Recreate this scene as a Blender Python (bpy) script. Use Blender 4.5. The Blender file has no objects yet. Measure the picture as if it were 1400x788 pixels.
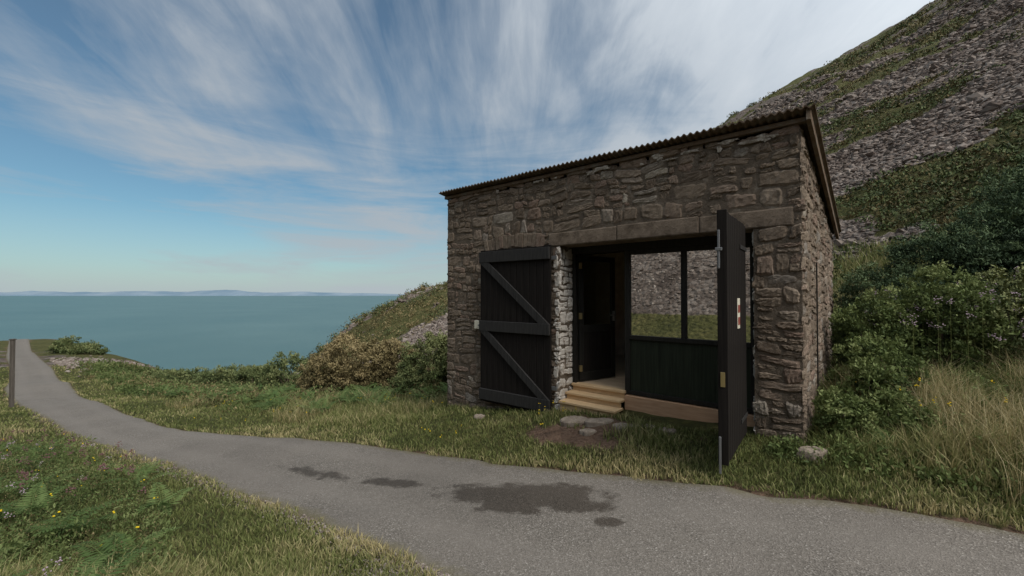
import bpy, math, numpy as np
from mathutils import Vector
rng=np.random.default_rng(7)
scene=bpy.context.scene
scene.view_settings.view_transform='Standard'
scene.view_settings.look='None'
scene.view_settings.exposure=0

# ------------------------------------------------------------ noise
def _h(ix,iy,s):
    v=np.sin(ix*127.1+iy*311.7+s*74.7)*43758.5453
    return v-np.floor(v)
def vn(x,y,s=0):
    ix=np.floor(x);iy=np.floor(y);fx=x-ix;fy=y-iy
    fx=fx*fx*(3-2*fx);fy=fy*fy*(3-2*fy)
    a=_h(ix,iy,s);b=_h(ix+1,iy,s);c=_h(ix,iy+1,s);d=_h(ix+1,iy+1,s)
    return (a*(1-fx)+b*fx)*(1-fy)+(c*(1-fx)+d*fx)*fy
def fbm(x,y,o=4,s=0):
    t=0;a=.5;n=0
    for i in range(o):
        t=t+a*vn(x*2**i+i*3.7,y*2**i-i*5.1,s+i);n+=a;a*=.5
    return t/n
def sst(a,b,x):
    t=np.clip((x-a)/(b-a),0,1);return t*t*(3-2*t)

# ------------------------------------------------------------ mesh helper
def add_mesh(name,V,F,mat=None,parent=None,smooth=False,attrs=None):
    V=np.asarray(V,dtype=np.float32);F=np.asarray(F,dtype=np.int32)
    me=bpy.data.meshes.new(name)
    n,k=F.shape
    me.vertices.add(len(V));me.vertices.foreach_set("co",V.ravel())
    me.loops.add(n*k);me.loops.foreach_set("vertex_index",F.ravel())
    me.polygons.add(n)
    me.polygons.foreach_set("loop_start",np.arange(0,n*k,k,dtype=np.int32))
    me.polygons.foreach_set("loop_total",np.full(n,k,dtype=np.int32))
    me.polygons.foreach_set("use_smooth",np.full(n,smooth,dtype=bool))
    me.update(calc_edges=True)
    if attrs:
        for a,d in attrs.items():
            at=me.attributes.new(a,'FLOAT','POINT');at.data.foreach_set("value",np.asarray(d,dtype=np.float32))
    ob=bpy.data.objects.new(name,me);scene.collection.objects.link(ob)
    if mat:me.materials.append(mat)
    if parent:ob.parent=parent
    return ob

# ------------------------------------------------------------ material helper
class NT:
    def __init__(s,name):
        s.m=bpy.data.materials.new(name);s.m.use_nodes=True;s.t=s.m.node_tree
        s.b=s.t.nodes['Principled BSDF'];s.out=s.t.nodes['Material Output']
    def n(s,ty,**kw):
        nd=s.t.nodes.new(ty)
        for k,v in kw.items():setattr(nd,k,v)
        return nd
    def l(s,a,b):s.t.links.new(a,b)
    def ramp(s,fac,stops):
        r=s.n('ShaderNodeValToRGB');e=r.color_ramp.elements
        while len(e)<len(stops):e.new(.5)
        for i,(p,c) in enumerate(stops):
            e[i].position=p;e[i].color=(c[0],c[1],c[2],1) if not isinstance(c,(int,float)) else (c,c,c,1)
        s.l(fac,r.inputs[0]);return r.outputs[0]
    def noise(s,scale,detail=5,rough=.6,vec=None,dist=0):
        nd=s.n('ShaderNodeTexNoise');nd.inputs['Scale'].default_value=scale;nd.inputs['Detail'].default_value=detail
        nd.inputs['Roughness'].default_value=rough;nd.inputs['Distortion'].default_value=dist
        s.l(vec if vec is not None else s.obj(),nd.inputs['Vector']);return nd.outputs['Fac']
    def obj(s):
        if not hasattr(s,'_tc'):s._tc=s.n('ShaderNodeTexCoord')
        return s._tc.outputs['Object']
    def mix(s,f,a,b,mode='MIX'):
        nd=s.n('ShaderNodeMix',data_type='RGBA',blend_type=mode)
        for ix,v in ((0,f),(6,a),(7,b)):
            sock=nd.inputs[ix]
            if isinstance(v,(int,float)):sock.default_value=v if ix==0 else (v,v,v,1)
            elif isinstance(v,tuple):sock.default_value=(v[0],v[1],v[2],1)
            else:s.l(v,sock)
        return nd.outputs[2]
    def math(s,op,a,b=None):
        nd=s.n('ShaderNodeMath',operation=op)
        for i,v in enumerate((a,b)):
            if v is None:continue
            if isinstance(v,(int,float)):nd.inputs[i].default_value=v
            else:s.l(v,nd.inputs[i])
        return nd.outputs[0]
    def attr(s,name):
        nd=s.n('ShaderNodeAttribute');nd.attribute_name=name;return nd.outputs['Fac']
    def bump(s,h,strength=.5,dist=.02):
        nd=s.n('ShaderNodeBump');nd.inputs['Strength'].default_value=strength;nd.inputs['Distance'].default_value=dist
        s.l(h,nd.inputs['Height']);s.l(nd.outputs[0],s.b.inputs['Normal'])
    def col(s,c):
        if isinstance(c,tuple):s.b.inputs['Base Color'].default_value=(c[0],c[1],c[2],1)
        else:s.l(c,s.b.inputs['Base Color'])
    def rough(s,r,spec=.3):
        s.b.inputs['Roughness'].default_value=r;s.b.inputs['Specular IOR Level'].default_value=spec

def leaf_mat(name,c0,c1,c2,trans=.3):
    t=NT(name)
    f=t.attr('tint')
    c=t.ramp(f,[(0,c0),(.5,c1),(1,c2)])
    t.col(c);t.rough(.7,.15)
    if trans>0:
        tr=t.n('ShaderNodeBsdfTranslucent');t.l(c,tr.inputs[0])
        mx=t.n('ShaderNodeMixShader');mx.inputs[0].default_value=trans
        t.l(t.b.outputs[0],mx.inputs[1]);t.l(tr.outputs[0],mx.inputs[2]);t.l(mx.outputs[0],t.out.inputs[0])
    return t.m

# ------------------------------------------------------------ road layout (near x,y,z, far x,y,z)
rp=np.array([(6,-4,-1.80, 9,-2.5,-1.8),(4.0,-.9,-1.80, 6.6,1.1,-1.78),(1.9,1.3,-1.86, 3.78,3.17,-1.76),(.65,2.2,-1.96, 2.35,3.78,-1.79),(-.53,3.08,-2.03, 1.36,4.41,-1.90),
 (-1.37,3.72,-2.1, 0,5.17,-2.05),(-2.22,4.33,-2.2, -.85,5.86,-2.2),(-3.6,5.25,-2.35, -2.29,6.65,-2.33),(-4.76,6.05,-2.45, -3.5,7.22,-2.43),(-7.04,7.49,-2.67, -6.0,8.3,-2.66),(-8.98,8.76,-2.85, -7.95,9.5,-2.82),
 (-14.5,12.8,-3.4, -13.2,13.7,-3.4),(-22,18.6,-4.1, -20.6,20.0,-4.1),(-32.3,27.7,-5.0, -30.9,28.9,-5.0),(-55,46.6,-6.6, -53.6,48.2,-6.6),(-95,81,-8.6, -93.5,83,-8.6),(-130,112,-13, -128.5,114,-13)],float)
near=rp[:,:2];far=rp[:,3:5]
def catmull(P,sub):
    P=np.vstack([2*P[0]-P[1],P,2*P[-1]-P[-2]]);out=[]
    for i in range(1,len(P)-2):
        t=np.linspace(0,1,sub,endpoint=False)[:,None]
        p0,p1,p2,p3=P[i-1],P[i],P[i+1],P[i+2]
        out.append(.5*((2*p1)+(-p0+p2)*t+(2*p0-5*p1+4*p2-p3)*t**2+(-p0+3*p1-3*p2+p3)*t**3))
    out.append(P[-2][None]);return np.vstack(out)
nr=catmull(near,12);fr=catmull(far,12)
cen=(nr+fr)/2
tan=np.gradient(cen,axis=0);tan/=np.linalg.norm(tan,axis=1)[:,None]
perp=np.stack([-tan[:,1],tan[:,0]],1)
hw=np.abs(((fr-nr)*perp).sum(1))/2
ker=np.ones(7)/7;hw=np.convolve(np.pad(hw,3,'edge'),ker,'valid')
def road_dist(x,y):
    """distance beyond road edge (negative inside)"""
    x=np.asarray(x,float);y=np.asarray(y,float)
    best=np.full(x.shape,1e9)
    for i in range(len(cen)-1):
        a=cen[i];d=cen[i+1]-a;L=d@d
        t=np.clip(((x-a[0])*d[0]+(y-a[1])*d[1])/L,0,1)
        dd=np.hypot(x-a[0]-t*d[0],y-a[1]-t*d[1])-(hw[i]*(1-t)+hw[i+1]*t)
        best=np.minimum(best,dd)
    return best

# ------------------------------------------------------------ building frame
A=np.array([-1.266,8.42]);U=np.array([.763,-.647]);Vd=np.array([.647,.763])
BW=5.81;BD=4.3
def bl(u,v):return A+u*U+v*Vd
def to_uv(x,y):
    dx=x-A[0];dy=y-A[1];return dx*U[0]+dy*U[1],dx*Vd[0]+dy*Vd[1]

# ------------------------------------------------------------ terrain
cp=[]
for q in rp:cp.append(tuple(q[:3]));cp.append(tuple(q[3:]))
for u,v,z in [(0,0,-2.26),(0,-.5,-2.28),(1.3,0,-2.0),(2.6,0,-1.80),(3.5,-.2,-1.74),(4.5,0,-1.72),(5.8,0,-1.62),(5.3,-1.0,-1.70),(0,4.3,-2.4),(5.8,4.3,-1.3),(3,4.3,-1.8),(-1,2,-2.6)]:
    p=bl(u,v);cp.append((p[0],p[1],z))
cp+=[(5,5,-1.42),(8,6.5,-.95),(6,3.9,-1.45),(10,4,-1.15),(-3,2.5,-1.95),(-5,4.2,-2.2),(0,-3,-1.85),(-5,-2,-1.9),(0,0,-1.9),
     (-2,14,-3.0),(-10,20,-4.3),(-17,22,-4.9),(-25,30,-5.7),(-10,30,-5.5),(-5,25,-4.6),(-60,60,-7.6),(-6,11,-2.95),(-12,16,-3.8),(-14,8,-2.9),(-25,12,-3.8),(-80,50,-8),(3,18,-2.8)]
cp=np.array(cp,float)
def tk(r2):return .5*r2*np.log(r2+1e-9)
D2=(cp[:,None,0]-cp[None,:,0])**2+(cp[:,None,1]-cp[None,:,1])**2
NC=len(cp);M=np.zeros((NC+3,NC+3));M[:NC,:NC]=tk(D2)+np.eye(NC)*.15
M[:NC,NC]=1;M[:NC,NC+1:]=cp[:,:2];M[NC,:NC]=1;M[NC+1:,:NC]=cp[:,:2].T
TW=np.linalg.solve(M,np.concatenate([cp[:,2],[0,0,0]]))
def tps(x,y):
    o=TW[NC]+TW[NC+1]*x+TW[NC+2]*y
    for i in range(NC):o=o+TW[i]*tk((x-cp[i,0])**2+(y-cp[i,1])**2)
    return o
GX,GY,GC=.578,.122,-7.0
def H(x,y,fine=True):
    x=np.asarray(x,float);y=np.asarray(y,float)
    b=np.clip(tps(np.clip(x,-140,30),np.clip(y,-15,130)),-40,-.8)
    ye=np.interp(x,[-130,-100,-60,-28,-10,0,20],[100,95,63,35,31,34,50])
    e=(y-ye)*.75
    b=b-.8*(np.logaddexp(0,e/1.5)*1.5)
    r=np.hypot(x,y)
    amp=sst(15,120,r)
    hill=GX*x+GY*y+GC+7.0*np.exp(-((x+38)**2+(y-150)**2)/(2*32**2))
    hill=hill+amp*15*(fbm(x/50,y/50,4,3)-.5)+sst(10,40,r)*1.6*(fbm(x/7,y/7,4,9)-.5)+sst(60,200,r)*10*(fbm(x/18,y/18,4,19)-.5)
    hill2=.6*(-.5*x-.87*y)-4.5+.8*(fbm(x/6,y/6,3,5)-.5)
    s=.4
    h=s*np.logaddexp(np.logaddexp(b/s,hill/s),hill2/s)
    h=np.maximum(h,-75)
    if fine:
        rd=road_dist(x,y)
        f=sst(.1,1.2,rd)
        h=h+f*(.10*(fbm(x/1.1,y/1.1,3,1)-.5)+.04*(fbm(x/.25,y/.25,2,2)-.5))
    return h

N=600;t=np.linspace(-1,1,N);ga=6.;gb=math.asinh(750/ga)
gx=ga*np.sinh(gb*t);gy=gx+5
X,Y=np.meshgrid(gx,gy);X=X.ravel();Y=Y.ravel()
Z=H(X,Y)
rd=road_dist(X,Y)
sp=ga*gb*2/N*np.sqrt(1+(np.maximum(abs(X),abs(Y-5))/ga)**2)
lower=1-sst(-.12+sp*.6,.02+sp*.9,rd)
Z=Z-lower*(.05+.03*sp)
idx=np.arange(N*N).reshape(N,N)
F=np.stack([idx[:-1,:-1],idx[:-1,1:],idx[1:,1:],idx[1:,:-1]],-1).reshape(-1,4)
def vegmask(X,Y,Z):
    nz2=fbm(X/5,Y/5,3,31)-.5
    a=X*.97+Y*.22;b=-X*.22+Y*.97
    n1=fbm(a/17+2,b/13,5,21)-.5;n3=fbm(a/5,b/3.4,4,27)-.5
    bias=np.interp(Z+nz2*9,[-1,.3,1.2,3,9,12,19,25,45,60,90],[.6,.5,-.16,-.13,-.08,.04,.05,-.11,-.08,.04,.06])
    tong=.30*np.exp(-((Z-4.2-.10*(X-15))/1.3)**2)*sst(11,15,X)
    g=sst(-.05,.05,n1*1.15+n3*.8+bias+tong)
    left=1-sst(-8,8,X-.1*Y)
    lg=sst(-.13,-.02,n1*.8+n3*.9)*(1-.98*np.exp(-(((X+16)/15)**2+((Y-70)/20)**2)*.8))
    g=g*(1-left)+lg*left
    bench=sst(34,30,Y)*left
    g=np.maximum(g,bench)
    g=np.where((Y<0)|(X*.5+Y*.87<-2),1-sst(-1.1,-.6,Z+nz2*.4),g)
    sc=np.exp(-(((X+33)/7)**2+((Y-35)/5)**2))
    return np.clip(g-sc*.9,0,1)
veg=vegmask(X,Y,Z)
dp=bl(3.35,-.75)
def dirtf(x,y):
    du=(x-dp[0])*U[0]+(y-dp[1])*U[1];dv=(x-dp[0])*Vd[0]+(y-dp[1])*Vd[1]
    return np.exp(-(du/.85)**2-(dv/.36)**2)+.8*np.exp(-((du-.2)/.5)**2-((dv-.5)/.22)**2)+(fbm(x/.30,y/.30,4,52)-.5)*1.1
dirt=dirtf(X,Y)*(np.hypot(X-dp[0],Y-dp[1])<2.2)
dirt=np.maximum(dirt,(1-sst(.0,.22,rd))*.7)

g=NT('ground_mat')
vegn=g.math('ADD',g.attr('veg'),g.math('MULTIPLY',g.math('SUBTRACT',g.noise(.9,9,.75),.5),1.1))
vm=g.ramp(vegn,[(.42,0.),(.56,1.)])
def vorc(scale):
    v=g.n('ShaderNodeTexVoronoi');v.inputs['Scale'].default_value=scale;g.l(g.obj(),v.inputs['Vector'])
    s_=g.n('ShaderNodeSeparateColor');g.l(v.outputs['Color'],s_.inputs[0]);return v,s_.outputs[0]
vor,va=vorc(4.2);vor2,vb=vorc(1.3);vor3,vc=vorc(.45)
sr=g.ramp(g.math('ADD',g.math('ADD',g.math('MULTIPLY',va,.45),g.math('MULTIPLY',vb,.3)),g.math('MULTIPLY',vc,.25)),[(.1,(.06,.046,.038)),(.35,(.13,.102,.084)),(.6,(.21,.170,.142)),(.9,(.33,.28,.24))])
sr=g.mix(g.ramp(g.noise(.10,7,.7),[(.38,0.),(.62,.6)]),sr,(.115,.086,.068))
gr=g.ramp(g.noise(.35,9,.75),[(.3,(.055,.056,.022)),(.45,(.11,.108,.036)),(.58,(.15,.135,.05)),(.72,(.19,.14,.075))])
gr=g.mix(g.ramp(g.noise(4,6,.8),[(.40,.0),(.62,.75)]),gr,(.045,.048,.02))
c=g.mix(vm,sr,gr)
dn=g.ramp(g.math('ADD',g.attr('dirt'),g.math('MULTIPLY',g.math('SUBTRACT',g.noise(9,7,.75),.5),.9)),[(.38,0.),(.62,1.)])
c=g.mix(dn,c,g.ramp(g.noise(25,5,.7),[(.3,(.12,.072,.048)),(.7,(.26,.172,.12))]))
g.col(c);g.rough(.95,.1)
hgt=g.math('ADD',g.math('MULTIPLY',vor.outputs['Distance'],-1.0),g.math('MULTIPLY',g.noise(2.5,8,.75),1.3))
g.bump(hgt,.9,.3)
add_mesh('ground',np.stack([X,Y,Z],1),F,g.m,smooth=True,attrs={'veg':veg,'dirt':dirt})

# ------------------------------------------------------------ road
d=np.concatenate([[0],np.cumsum(np.linalg.norm(np.diff(cen,axis=0),axis=1))])
s=[0.]
while s[-1]<d[-1]:
    q=np.array([np.interp(s[-1],d,cen[:,0]),np.interp(s[-1],d,cen[:,1])]);s.append(s[-1]+max(.06,.012*np.hypot(*q)))
s=np.array(s)
cx=np.interp(s,d,cen[:,0]);cy=np.interp(s,d,cen[:,1]);px=np.interp(s,d,perp[:,0]);py=np.interp(s,d,perp[:,1]);w=np.interp(s,d,hw)
K=41;q=np.linspace(-1,1,K)
wob=.1*(fbm(s/.5,s*0,3,4)-.5)
RX=cx[:,None]+px[:,None]*q*(w[:,None]+wob[:,None]);RY=cy[:,None]+py[:,None]*q*(w[:,None]+wob[:,None])
RZ=H(RX.ravel(),RY.ravel(),False).reshape(RX.shape)+.012+.03*(1-q**2)[None]
RZ[:,0]-=.05;RZ[:,-1]-=.05
rx=RX.ravel();ry=RY.ravel()
damp=np.zeros_like(rx)
for (ex,ey,ra,rb,ang,am) in [(.05,4.36,.90,.26,-.28,.88),(-.35,4.5,.5,.15,-.2,.85),(.5,4.05,.5,.16,-.35,.85),(0.,4.12,.45,.17,-.3,.85),(-1.40,5.0,.48,.13,-.45,.76),(-2.5,5.5,.7,.15,-.5,.68),(.82,3.66,.18,.08,-.3,.85)]:
    ca,sa=math.cos(ang),math.sin(ang);dx=rx-ex;dy=ry-ey
    damp=np.maximum(damp,am*np.exp(-((dx*ca+dy*sa)/ra)**2*.9-((-dx*sa+dy*ca)/rb)**2*.9))
damp=damp+(fbm(rx/.16,ry/.11,4,33)-.5)*.75*sst(.03,.3,damp)
edge=np.tile(np.abs(q),(len(s),1)).ravel()
ridx=np.arange(len(s)*K).reshape(len(s),K)
RF=np.stack([ridx[:-1,:-1],ridx[1:,:-1],ridx[1:,1:],ridx[:-1,1:]],-1).reshape(-1,4)[:, ::-1]
r=NT('asphalt_mat')
vo=r.n('ShaderNodeTexVoronoi');vo.inputs['Scale'].default_value=100;r.l(r.obj(),vo.inputs['Vector'])
so=r.n('ShaderNodeSeparateColor');r.l(vo.outputs['Color'],so.inputs[0])
base=r.ramp(so.outputs[0],[(0,(.085,.073,.060)),(.6,(.165,.143,.118)),(.94,(.22,.193,.163)),(1,(.36,.325,.28))])
base=r.mix(r.ramp(r.noise(1.3,8,.7),[(.35,0.),(.65,.5)]),base,(.205,.176,.146))
base=r.mix(r.ramp(r.noise(.6,7,.7),[(.45,0.),(.65,.45)]),base,(.115,.099,.083))
wheel=r.ramp(r.math('ABSOLUTE',r.math('SUBTRACT',r.attr('edge'),.52)),[(.05,.3),(.25,0.)])
base=r.mix(wheel,base,(.20,.174,.147))
dm=r.ramp(r.math('ADD',r.attr('damp'),r.math('MULTIPLY',r.math('SUBTRACT',r.noise(16,10,.85),.5),1.2)),[(.30,0.),(.52,1.)])
base=r.mix(dm,base,r.mix(1.0,base,(.40,.375,.35),'MULTIPLY'))
en=r.ramp(r.math('ADD',r.attr('edge'),r.math('MULTIPLY',r.math('SUBTRACT',r.noise(5,8,.75),.5),.4)),[(.84,0.),(1.,.85)])
base=r.mix(en,base,(.13,.11,.06))
r.col(base)
rr=r.math('SUBTRACT',.92,r.math('MULTIPLY',dm,.2));r.l(rr,r.b.inputs['Roughness']);r.b.inputs['Specular IOR Level'].default_value=.2
r.bump(r.math('ADD',vo.outputs['Distance'],r.noise(40,4,.7)),.7,.006)
add_mesh('road',np.stack([rx,ry,RZ.ravel()],1),RF,r.m,smooth=True,attrs={'damp':damp,'edge':edge})

# ------------------------------------------------------------ sea and far coast
m=NT('sea_mat')
m.col(m.ramp(m.noise(.004,5,.6),[(.3,(.060,.122,.125)),(.7,(.088,.154,.15))]));m.rough(.45,.25)
mp=m.n('ShaderNodeMapping');mp.inputs['Scale'].default_value=(.12,.35,1);m.l(m.obj(),mp.inputs[0])
m.bump(m.noise(1,8,.7,mp.outputs[0]),.8,1.2)
S=70000
add_mesh('sea',[(-S,-2000,-60),(S,-2000,-60),(S,S,-60),(-S,S,-60)],[(0,1,2,3)],m.m)
m=NT('haze_tinted_far_land_mat');m.col(m.ramp(m.noise(.0008,6,.6),[(.35,(.14,.20,.25)),(.65,(.22,.27,.31))]));m.rough(1,0)  # atmospheric haze painted into the blue-grey base colour
xs=np.linspace(-34000,-4500,300);hh=60+300*fbm(xs/2500,xs*0,5,8)*sst(-4500,-11000,xs)+10
V=[];
for k_,(yy,f) in enumerate([(21000,0),(22000,1),(24000,.3)]):
    V+= [(x,yy,-60+ (h*f)*1.0) for x,h in zip(xs,hh)]
i0=np.arange(299);F1=np.stack([i0,i0+1,i0+301,i0+300],1);add_mesh('distant_coastline',V,np.vstack([F1,F1+300]),m.m,smooth=True)

# ------------------------------------------------------------ stone building
root=bpy.data.objects.new('stone_building',None);scene.collection.objects.link(root)
root.location=(A[0],A[1],0);root.rotation_euler=(0,0,math.atan2(U[1],U[0]))
def box(name,u,v,z,mat,bev=.004,parent=root,rot=None):
    cx_,cy_,cz_=(u[0]+u[1])/2,(v[0]+v[1])/2,(z[0]+z[1])/2
    sx,sy,sz=abs(u[1]-u[0])/2,abs(v[1]-v[0])/2,abs(z[1]-z[0])/2
    V=[(i*sx,j*sy,k*sz) for i in(-1,1) for j in(-1,1) for k in(-1,1)]
    F=[(0,1,3,2),(4,6,7,5),(0,4,5,1),(2,3,7,6),(0,2,6,4),(1,5,7,3)]
    ob=add_mesh(name,V,F,mat,parent);ob.location=(cx_,cy_,cz_)
    if rot:ob.rotation_euler=rot
    if bev:
        md=ob.modifiers.new('bev','BEVEL');md.width=bev;md.segments=2
    return ob
def stone_mat(name,white):
    s_=NT(name);tn=s_.attr('tint')
    c=s_.ramp(tn,[(0,(.135,.100,.072)),(.22,(.22,.166,.120)),(.45,(.275,.212,.153)),(.62,(.265,.18,.135)),(.78,(.32,.25,.185)),(.9,(.27,.24,.205)),(1,(.46,.395,.31))])
    c=s_.mix(s_.ramp(s_.noise(5,9,.78),[(.32,.85),(.60,0.)]),c,(.085,.064,.047))
    c=s_.mix(s_.ramp(s_.noise(22,7,.75),[(.5,0.),(.72,.4)]),c,(.48,.40,.31))
    c=s_.mix(s_.ramp(s_.noise(.7,5,.6),[(.4,0.),(.7,.45)]),c,(.14,.107,.08))
    wm=s_.ramp(s_.noise(3.0,9,.8),[(.62-white,0.),(.68-white,.8)])
    c=s_.mix(wm,c,(.62,.57,.50))
    s_.col(c);s_.rough(.93,.10);s_.bump(s_.noise(24,9,.78),.9,.022);return s_.m
stone=stone_mat('rubble_stone_mat',-.035);white_stone=stone_mat('whitewashed_stone_mat',.24)
mo=NT('mortar_mat');mo.col(mo.ramp(mo.noise(5,8,.75),[(.3,(.07,.054,.040)),(.55,(.15,.118,.088)),(.72,(.38,.325,.26))]));mo.rough(.95,.1);mo.bump(mo.noise(35,6,.7),.9,.02);mortar=mo.m
cn=NT('stone_lintel_mat');cn.col(cn.mix(cn.ramp(cn.noise(4,10,.8),[(.38,0.),(.62,1.)]),(.11,.083,.06),(.26,.20,.148)));cn.rough(.93,.1);cn.bump(cn.noise(16,9,.8),.9,.03)
def painted(name,c,r=.8,sp_=.12):
    p=NT(name);mp=p.n('ShaderNodeMapping');mp.inputs['Scale'].default_value=(30,30,1.2);p.l(p.obj(),mp.inputs[0])
    nz=p.noise(1.5,6,.65,mp.outputs[0])
    p.col(p.ramp(nz,[(.3,tuple(x*.6 for x in c)),(.7,tuple(x*1.7 for x in c))]));p.rough(r,sp_);p.bump(nz,.35,.004);return p.m
black=painted('black_painted_wood_mat',(.013,.0105,.0088))
black2=painted('black_painted_ledge_mat',(.028,.026,.024),.7,.2)
green=painted('dark_green_panel_mat',(.016,.020,.012),.6,.2)
frame=painted('dark_frame_mat',(.016,.0145,.012),.6,.2)
def wood(name,c1,c2,sc):
    p=NT(name);mp=p.n('ShaderNodeMapping');mp.inputs['Scale'].default_value=sc;p.l(p.obj(),mp.inputs[0])
    p.col(p.ramp(p.noise(2,8,.65,mp.outputs[0],.6),[(.3,c1),(.7,c2)]));p.rough(.65,.25);return p.m
pine=wood('pine_step_mat',(.46,.30,.15),(.64,.46,.27),(2,20,20))
ply=wood('plywood_mat',(.36,.20,.11),(.52,.33,.20),(1.5,14,14))
def glassm(name,refl,tint):
    gl=NT(name);gb=gl.n('ShaderNodeBsdfGlossy');gb.inputs['Roughness'].default_value=.012;gb.inputs['Color'].default_value=(.98,.96,.92,1)
    tb=gl.n('ShaderNodeBsdfTransparent');tb.inputs[0].default_value=(*tint,1);mx=gl.n('ShaderNodeMixShader');mx.inputs[0].default_value=refl
    gl.l(tb.outputs[0],mx.inputs[1]);gl.l(gb.outputs[0],mx.inputs[2]);gl.l(mx.outputs[0],gl.out.inputs[0]);return gl.m
glass=glassm('window_glass_mat',.82,(.8,.85,.82));dglass=glassm('door_glass_mat',.13,(.7,.76,.7))
me_=NT('brass_mat');me_.col((.55,.42,.2));me_.b.inputs['Metallic'].default_value=.8;me_.rough(.4);brass=me_.m
me_=NT('galvanised_mat');me_.col((.25,.25,.25));me_.b.inputs['Metallic'].default_value=.7;me_.rough(.5);galv=me_.m
me_=NT('cream_mat');me_.col((.62,.57,.45));me_.rough(.6);cream=me_.m

OP0,OP1,OZ=2.63,5.34,.77
ZB=-2.7
def roofz(v):return 1.93-(v+.0)*.185
box('front_wall_core_left',(0.0,OP0),(0.0,.45),(ZB,OZ),mortar,0)
box('front_wall_core_right',(OP1,BW),(0.0,.45),(ZB,OZ),mortar,0)
box('front_wall_core_top',(0.0,BW),(0.0,.45),(OZ,1.82),mortar,0)
def prism(name,u0,u1,v0,v1,mat,zb=ZB):
    V=[(u0,v0,zb),(u1,v0,zb),(u1,v1,zb),(u0,v1,zb),(u0,v0,roofz(v0)-.03),(u1,v0,roofz(v0)-.03),(u1,v1,roofz(v1)-.03),(u0,v1,roofz(v1)-.03)]
    add_mesh(name,V,[(0,3,2,1),(4,5,6,7),(0,1,5,4),(1,2,6,5),(2,3,7,6),(3,0,4,7)],mat,root)
prism('side_wall_core_right',BW-.45,BW,.45,BD,mortar);prism('back_wall_core',.45,BW-.45,BD-.45,BD,mortar)
WV0,WV1,WZ0,WZ1=.9,2.7,-.75,.65  # unseen window opening, added to let more daylight into the interior
prism('side_wall_core_left_a',0,.45,.45,WV0,mortar);prism('side_wall_core_left_b',0,.45,WV1,BD,mortar);prism('side_wall_core_left_head',0,.45,WV0,WV1,mortar,WZ1)
box('side_wall_core_left_sill',(0,.45),(WV0,WV1),(ZB,WZ0),mortar,0)
for nm,v,z in[('a',(WV0,WV0+.06),(WZ0,WZ1)),('b',(WV1-.06,WV1),(WZ0,WZ1)),('m',((WV0+WV1)/2-.03,(WV0+WV1)/2+.03),(WZ0+.06,WZ1-.06)),('s',(WV0+.06,WV1-.06),(WZ0,WZ0+.06)),('h',(WV0+.06,WV1-.06),(WZ1-.06,WZ1))]:
    box('added_daylight_window_frame_'+nm,(.18,.24),v,z,frame,.003)

def stones(courses_z0,courses_z1,intervals,topf=None,mean_h=.14,warp=True,depth=(.004,.021),seed=0,lenr=(.11,.46)):
    R=np.random.default_rng(seed);Vs=[];Fs=[];T=[];off=0
    nx,nz=10,7
    aa,bb=np.meshgrid(np.linspace(-1,1,nx),np.linspace(-1,1,nz))
    gi=np.arange(nx*nz).reshape(nz,nx);GF=np.stack([gi[:-1,:-1],gi[:-1,1:],gi[1:,1:],gi[1:,:-1]],-1).reshape(-1,4)
    def one(s0,s1,z0,z1):
        nonlocal off
        if topf is not None:
            zt=min(topf(s0),topf(s1))
            if z0>zt-.04:return
            z1=min(z1,zt)
        gap=R.uniform(.001,.010);jx=.038;jz=min(.036,(z1-z0)*.27)
        c=np.array([[s0+gap,z0+gap],[s1-gap,z0+gap],[s1-gap,z1-gap],[s0+gap,z1-gap]])+R.uniform(-1,1,(4,2))*np.array([jx,jz])
        a=aa*(1-R.uniform(.0,.22)*np.abs(bb)**4);b=bb*(1-R.uniform(.0,.28)*np.abs(aa)**4)
        a=(a+1)/2;b=(b+1)/2
        P=((1-a)*(1-b))[...,None]*c[0]+(a*(1-b))[...,None]*c[1]+(a*b)[...,None]*c[2]+((1-a)*b)[...,None]*c[3]
        if warp:
            P[...,1]+=.13*(fbm(P[...,0]/.7+seed,P[...,1]/.6,2,seed)-.5)+.012*np.sin(P[...,0]*4.1+P[...,1]*3+seed)
        P=P+R.normal(0,.0045,P.shape)
        pr=R.uniform(*depth)
        prof=(1-np.abs(aa)**11)*(1-np.abs(bb)**9)
        tilt=R.normal(0,.004,2)
        dd=-.007+prof*(pr+.007+aa*tilt[0]+bb*tilt[1]+R.normal(0,.0034,aa.shape))
        Vs.append(np.stack([P[...,0],dd,P[...,1]],-1).reshape(-1,3));Fs.append(GF+off);off+=nx*nz
        T.append(np.full(nx*nz,np.clip(R.beta(1.3,1.5),0,1)))
    z=courses_z0
    while z<courses_z1-.02:
        h=np.clip(R.normal(mean_h,.05),.065,.28)
        if courses_z1-(z+h)<.07:h=courses_z1-z
        for (i0,i1) in intervals(z+h/2):
            s_=i0
            while s_<i1-.01:
                L=R.uniform(*lenr)*(1.0+ (h-.1)*1.2)
                if R.random()<.18:L*=.5
                L=max(L,.09)
                if i1-(s_+L)<.12:L=i1-s_
                rr=R.random()
                if h>.13 and rr<.36:
                    q_=R.uniform(.3,.7);one(s_,s_+L,z,z+h*q_);one(s_,s_+L,z+h*q_,z+h)
                elif L>.26 and h>.12 and rr<.62:
                    f1=R.uniform(.35,.65);q_=R.uniform(.35,.65)
                    if R.random()<.5:one(s_,s_+L*f1,z,z+h);one(s_+L*f1,s_+L,z,z+h*q_);one(s_+L*f1,s_+L,z+h*q_,z+h)
                    else:one(s_+L*f1,s_+L,z,z+h);one(s_,s_+L*f1,z,z+h*q_);one(s_,s_+L*f1,z+h*q_,z+h)
                else:one(s_,s_+L,z,z+h)
                s_+=L
        z+=h
    return np.vstack(Vs),np.vstack(Fs),np.concatenate(T)
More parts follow.
